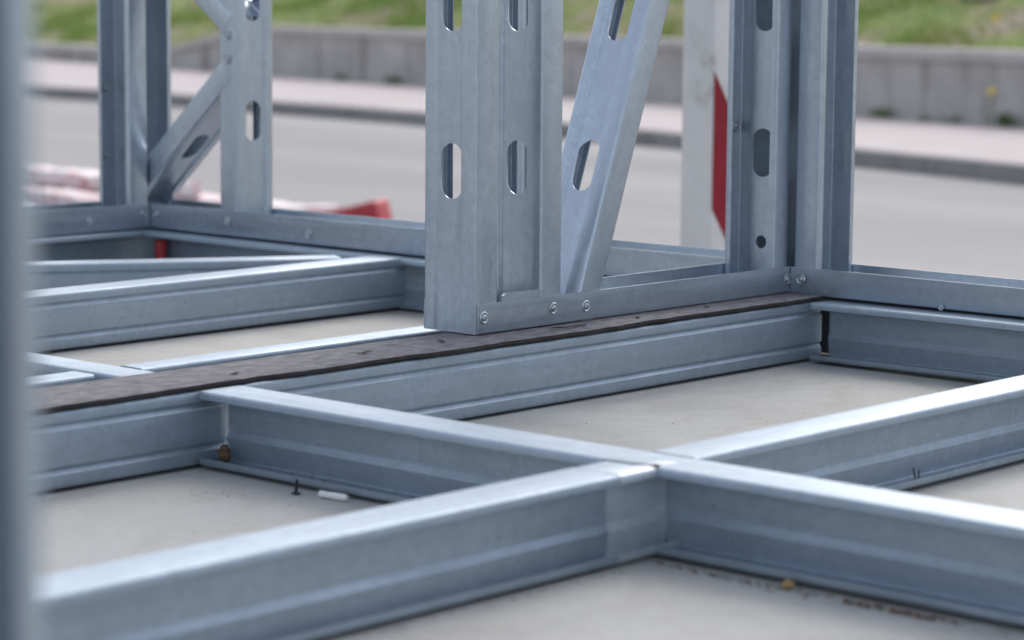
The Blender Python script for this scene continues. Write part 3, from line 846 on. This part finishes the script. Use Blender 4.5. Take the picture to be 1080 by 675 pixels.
# fallen red and white barrier boards on the road behind the frame
def board(label, a, b, z, wd, th, seed):
    a, b = Vector((*a, GZ + z)), Vector((*b, GZ + z)); ax = b - a; ln = ax.length
    M, sg = axes((a + b) / 2, ax, Z.cross(ax), Z)
    bm = box_bm(ln, wd, th, .008, 2)
    bmesh.ops.subdivide_edges(bm, edges=[e for e in bm.edges if abs((e.verts[0].co - e.verts[1].co).x) > ln * .5], cuts=60)
    for v in bm.verts: v.co += Vector((0, noise.noise(Vector((v.co.x * 2, seed, 0))) * .02, noise.noise(Vector((v.co.x * 2.4, seed, 5))) * .02 + noise.noise(Vector((v.co.x * 9, seed, v.co.y * 20))) * .012))
    return tag(link_mesh('barrier_board', bm, FLAKY, None, M), label, 'barrier board', 'fallen barrier boards')
board('longest worn red and white barrier board lying on the road, reaching the red wedge', (8.62, 9.05), (8.95, 13.6), .04, .22, .08, 1)
board('worn red and white barrier board on top of the pile behind the corner', (8.50, 9.95), (8.75, 13.5), .125, .20, .08, 4)
board('lower front board of the red and white pile, behind the left corner', (8.20, 10.2), (8.30, 13.2), .045, .20, .09, 8)
# red wedge
bm = bmesh.new(); prof = [(0, 0), (.46, 0), (.47, .012), (.445, .135), (.43, .142), (.10, .05), (0, .022)]
f = [bm.verts.new((x, -.09, z)) for x, z in prof]; g = [bm.verts.new((x, .09, z)) for x, z in prof]
bm.faces.new(f); bm.faces.new(g[::-1])
for i in range(len(prof)):
    j = (i + 1) % len(prof); bm.faces.new((f[i], f[j], g[j], g[i]))
bevel_all(bm, .006, 2)
M, sg = axes((8.50, 9.12, GZ - .0), (.42, -.9, 0), (.9, .42, 0), Z)
tag(link_mesh('red_wedge', bm, REDP, None, M), 'dull red plastic wedge block lying on the road at the end of the barrier boards', 'wedge')
# pale plastic sheet
bm = bmesh.new(); n = 26; g = []
for i in range(n):
    row = []
    for j in range(n):
        x, y = (i / (n - 1) - .5) * 1.1, (j / (n - 1) - .5) * 2.0
        z = .03 + .09 * abs(noise.noise(Vector((x * 3, y * 3, 0)))) + .04 * noise.noise(Vector((x * 8, y * 8, 3)))
        row.append(bm.verts.new((x + .05 * noise.noise(Vector((y * 2, 0, 1))), y, max(.006, z))))
    g.append(row)
for i in range(n - 1):
    for j in range(n - 1): bm.faces.new((g[i][j], g[i + 1][j], g[i + 1][j + 1], g[i][j + 1]))
tag(link_mesh('plastic_sheet', bm, SHEET, None, Matrix.Translation((7.35, 10.9, GZ)), True, 60), 'crumpled pale blue plastic sheet on the road beside the barrier boards', 'sheet')

# ------------------------------------------------------------------ light, sky, camera
w = bpy.data.worlds.new('World'); scene.world = w; w.use_nodes = True
nt = w.node_tree; nt.nodes.clear()
sky = nt.nodes.new('ShaderNodeTexSky'); sky.sky_type = 'NISHITA'; sky.sun_disc = False
EL, ROT = math.radians(46), math.radians(70)
sky.sun_elevation = EL; sky.sun_rotation = ROT; sky.dust_density = 3.0; sky.air_density = 1.0; sky.ozone_density = 1.0
hs = nt.nodes.new('ShaderNodeHueSaturation'); hs.inputs['Saturation'].default_value = .52
bg = nt.nodes.new('ShaderNodeBackground'); bg.inputs[1].default_value = .145
out = nt.nodes.new('ShaderNodeOutputWorld')
nt.links.new(sky.outputs[0], hs.inputs['Color']); nt.links.new(hs.outputs[0], bg.inputs[0]); nt.links.new(bg.outputs[0], out.inputs[0])
ld = bpy.data.lights.new('sun', 'SUN'); ld.energy = .42; ld.angle = math.radians(50); ld.color = (1, .96, .9)
lo = bpy.data.objects.new('sun', ld); COL.objects.link(lo)
sd = Vector((math.sin(ROT) * math.cos(EL), math.cos(ROT) * math.cos(EL), math.sin(EL)))
lo.rotation_euler = sd.to_track_quat('Z', 'Y').to_euler(); lo.location = (0, 0, 8)

cd = bpy.data.cameras.new('camera'); cam = bpy.data.objects.new('camera', cd); COL.objects.link(cam)
R3 = Matrix((CAM_M.col[0], -CAM_M.col[1], -CAM_M.col[2])).transposed()
Mc = R3.to_4x4(); Mc.translation = (0, 0, S); cam.matrix_world = Mc
cd.sensor_width = 36; cd.lens = FPX / 1080 * 36; cd.clip_start = .05; cd.clip_end = 2000
cd.dof.use_dof = True; cd.dof.focus_distance = 3.2; cd.dof.aperture_fstop = 5.2; cd.dof.aperture_blades = 7
scene.camera = cam
vs = scene.view_settings; vs.view_transform = 'Standard'; vs.look = 'None'; vs.gamma = 1; vs.exposure = .95
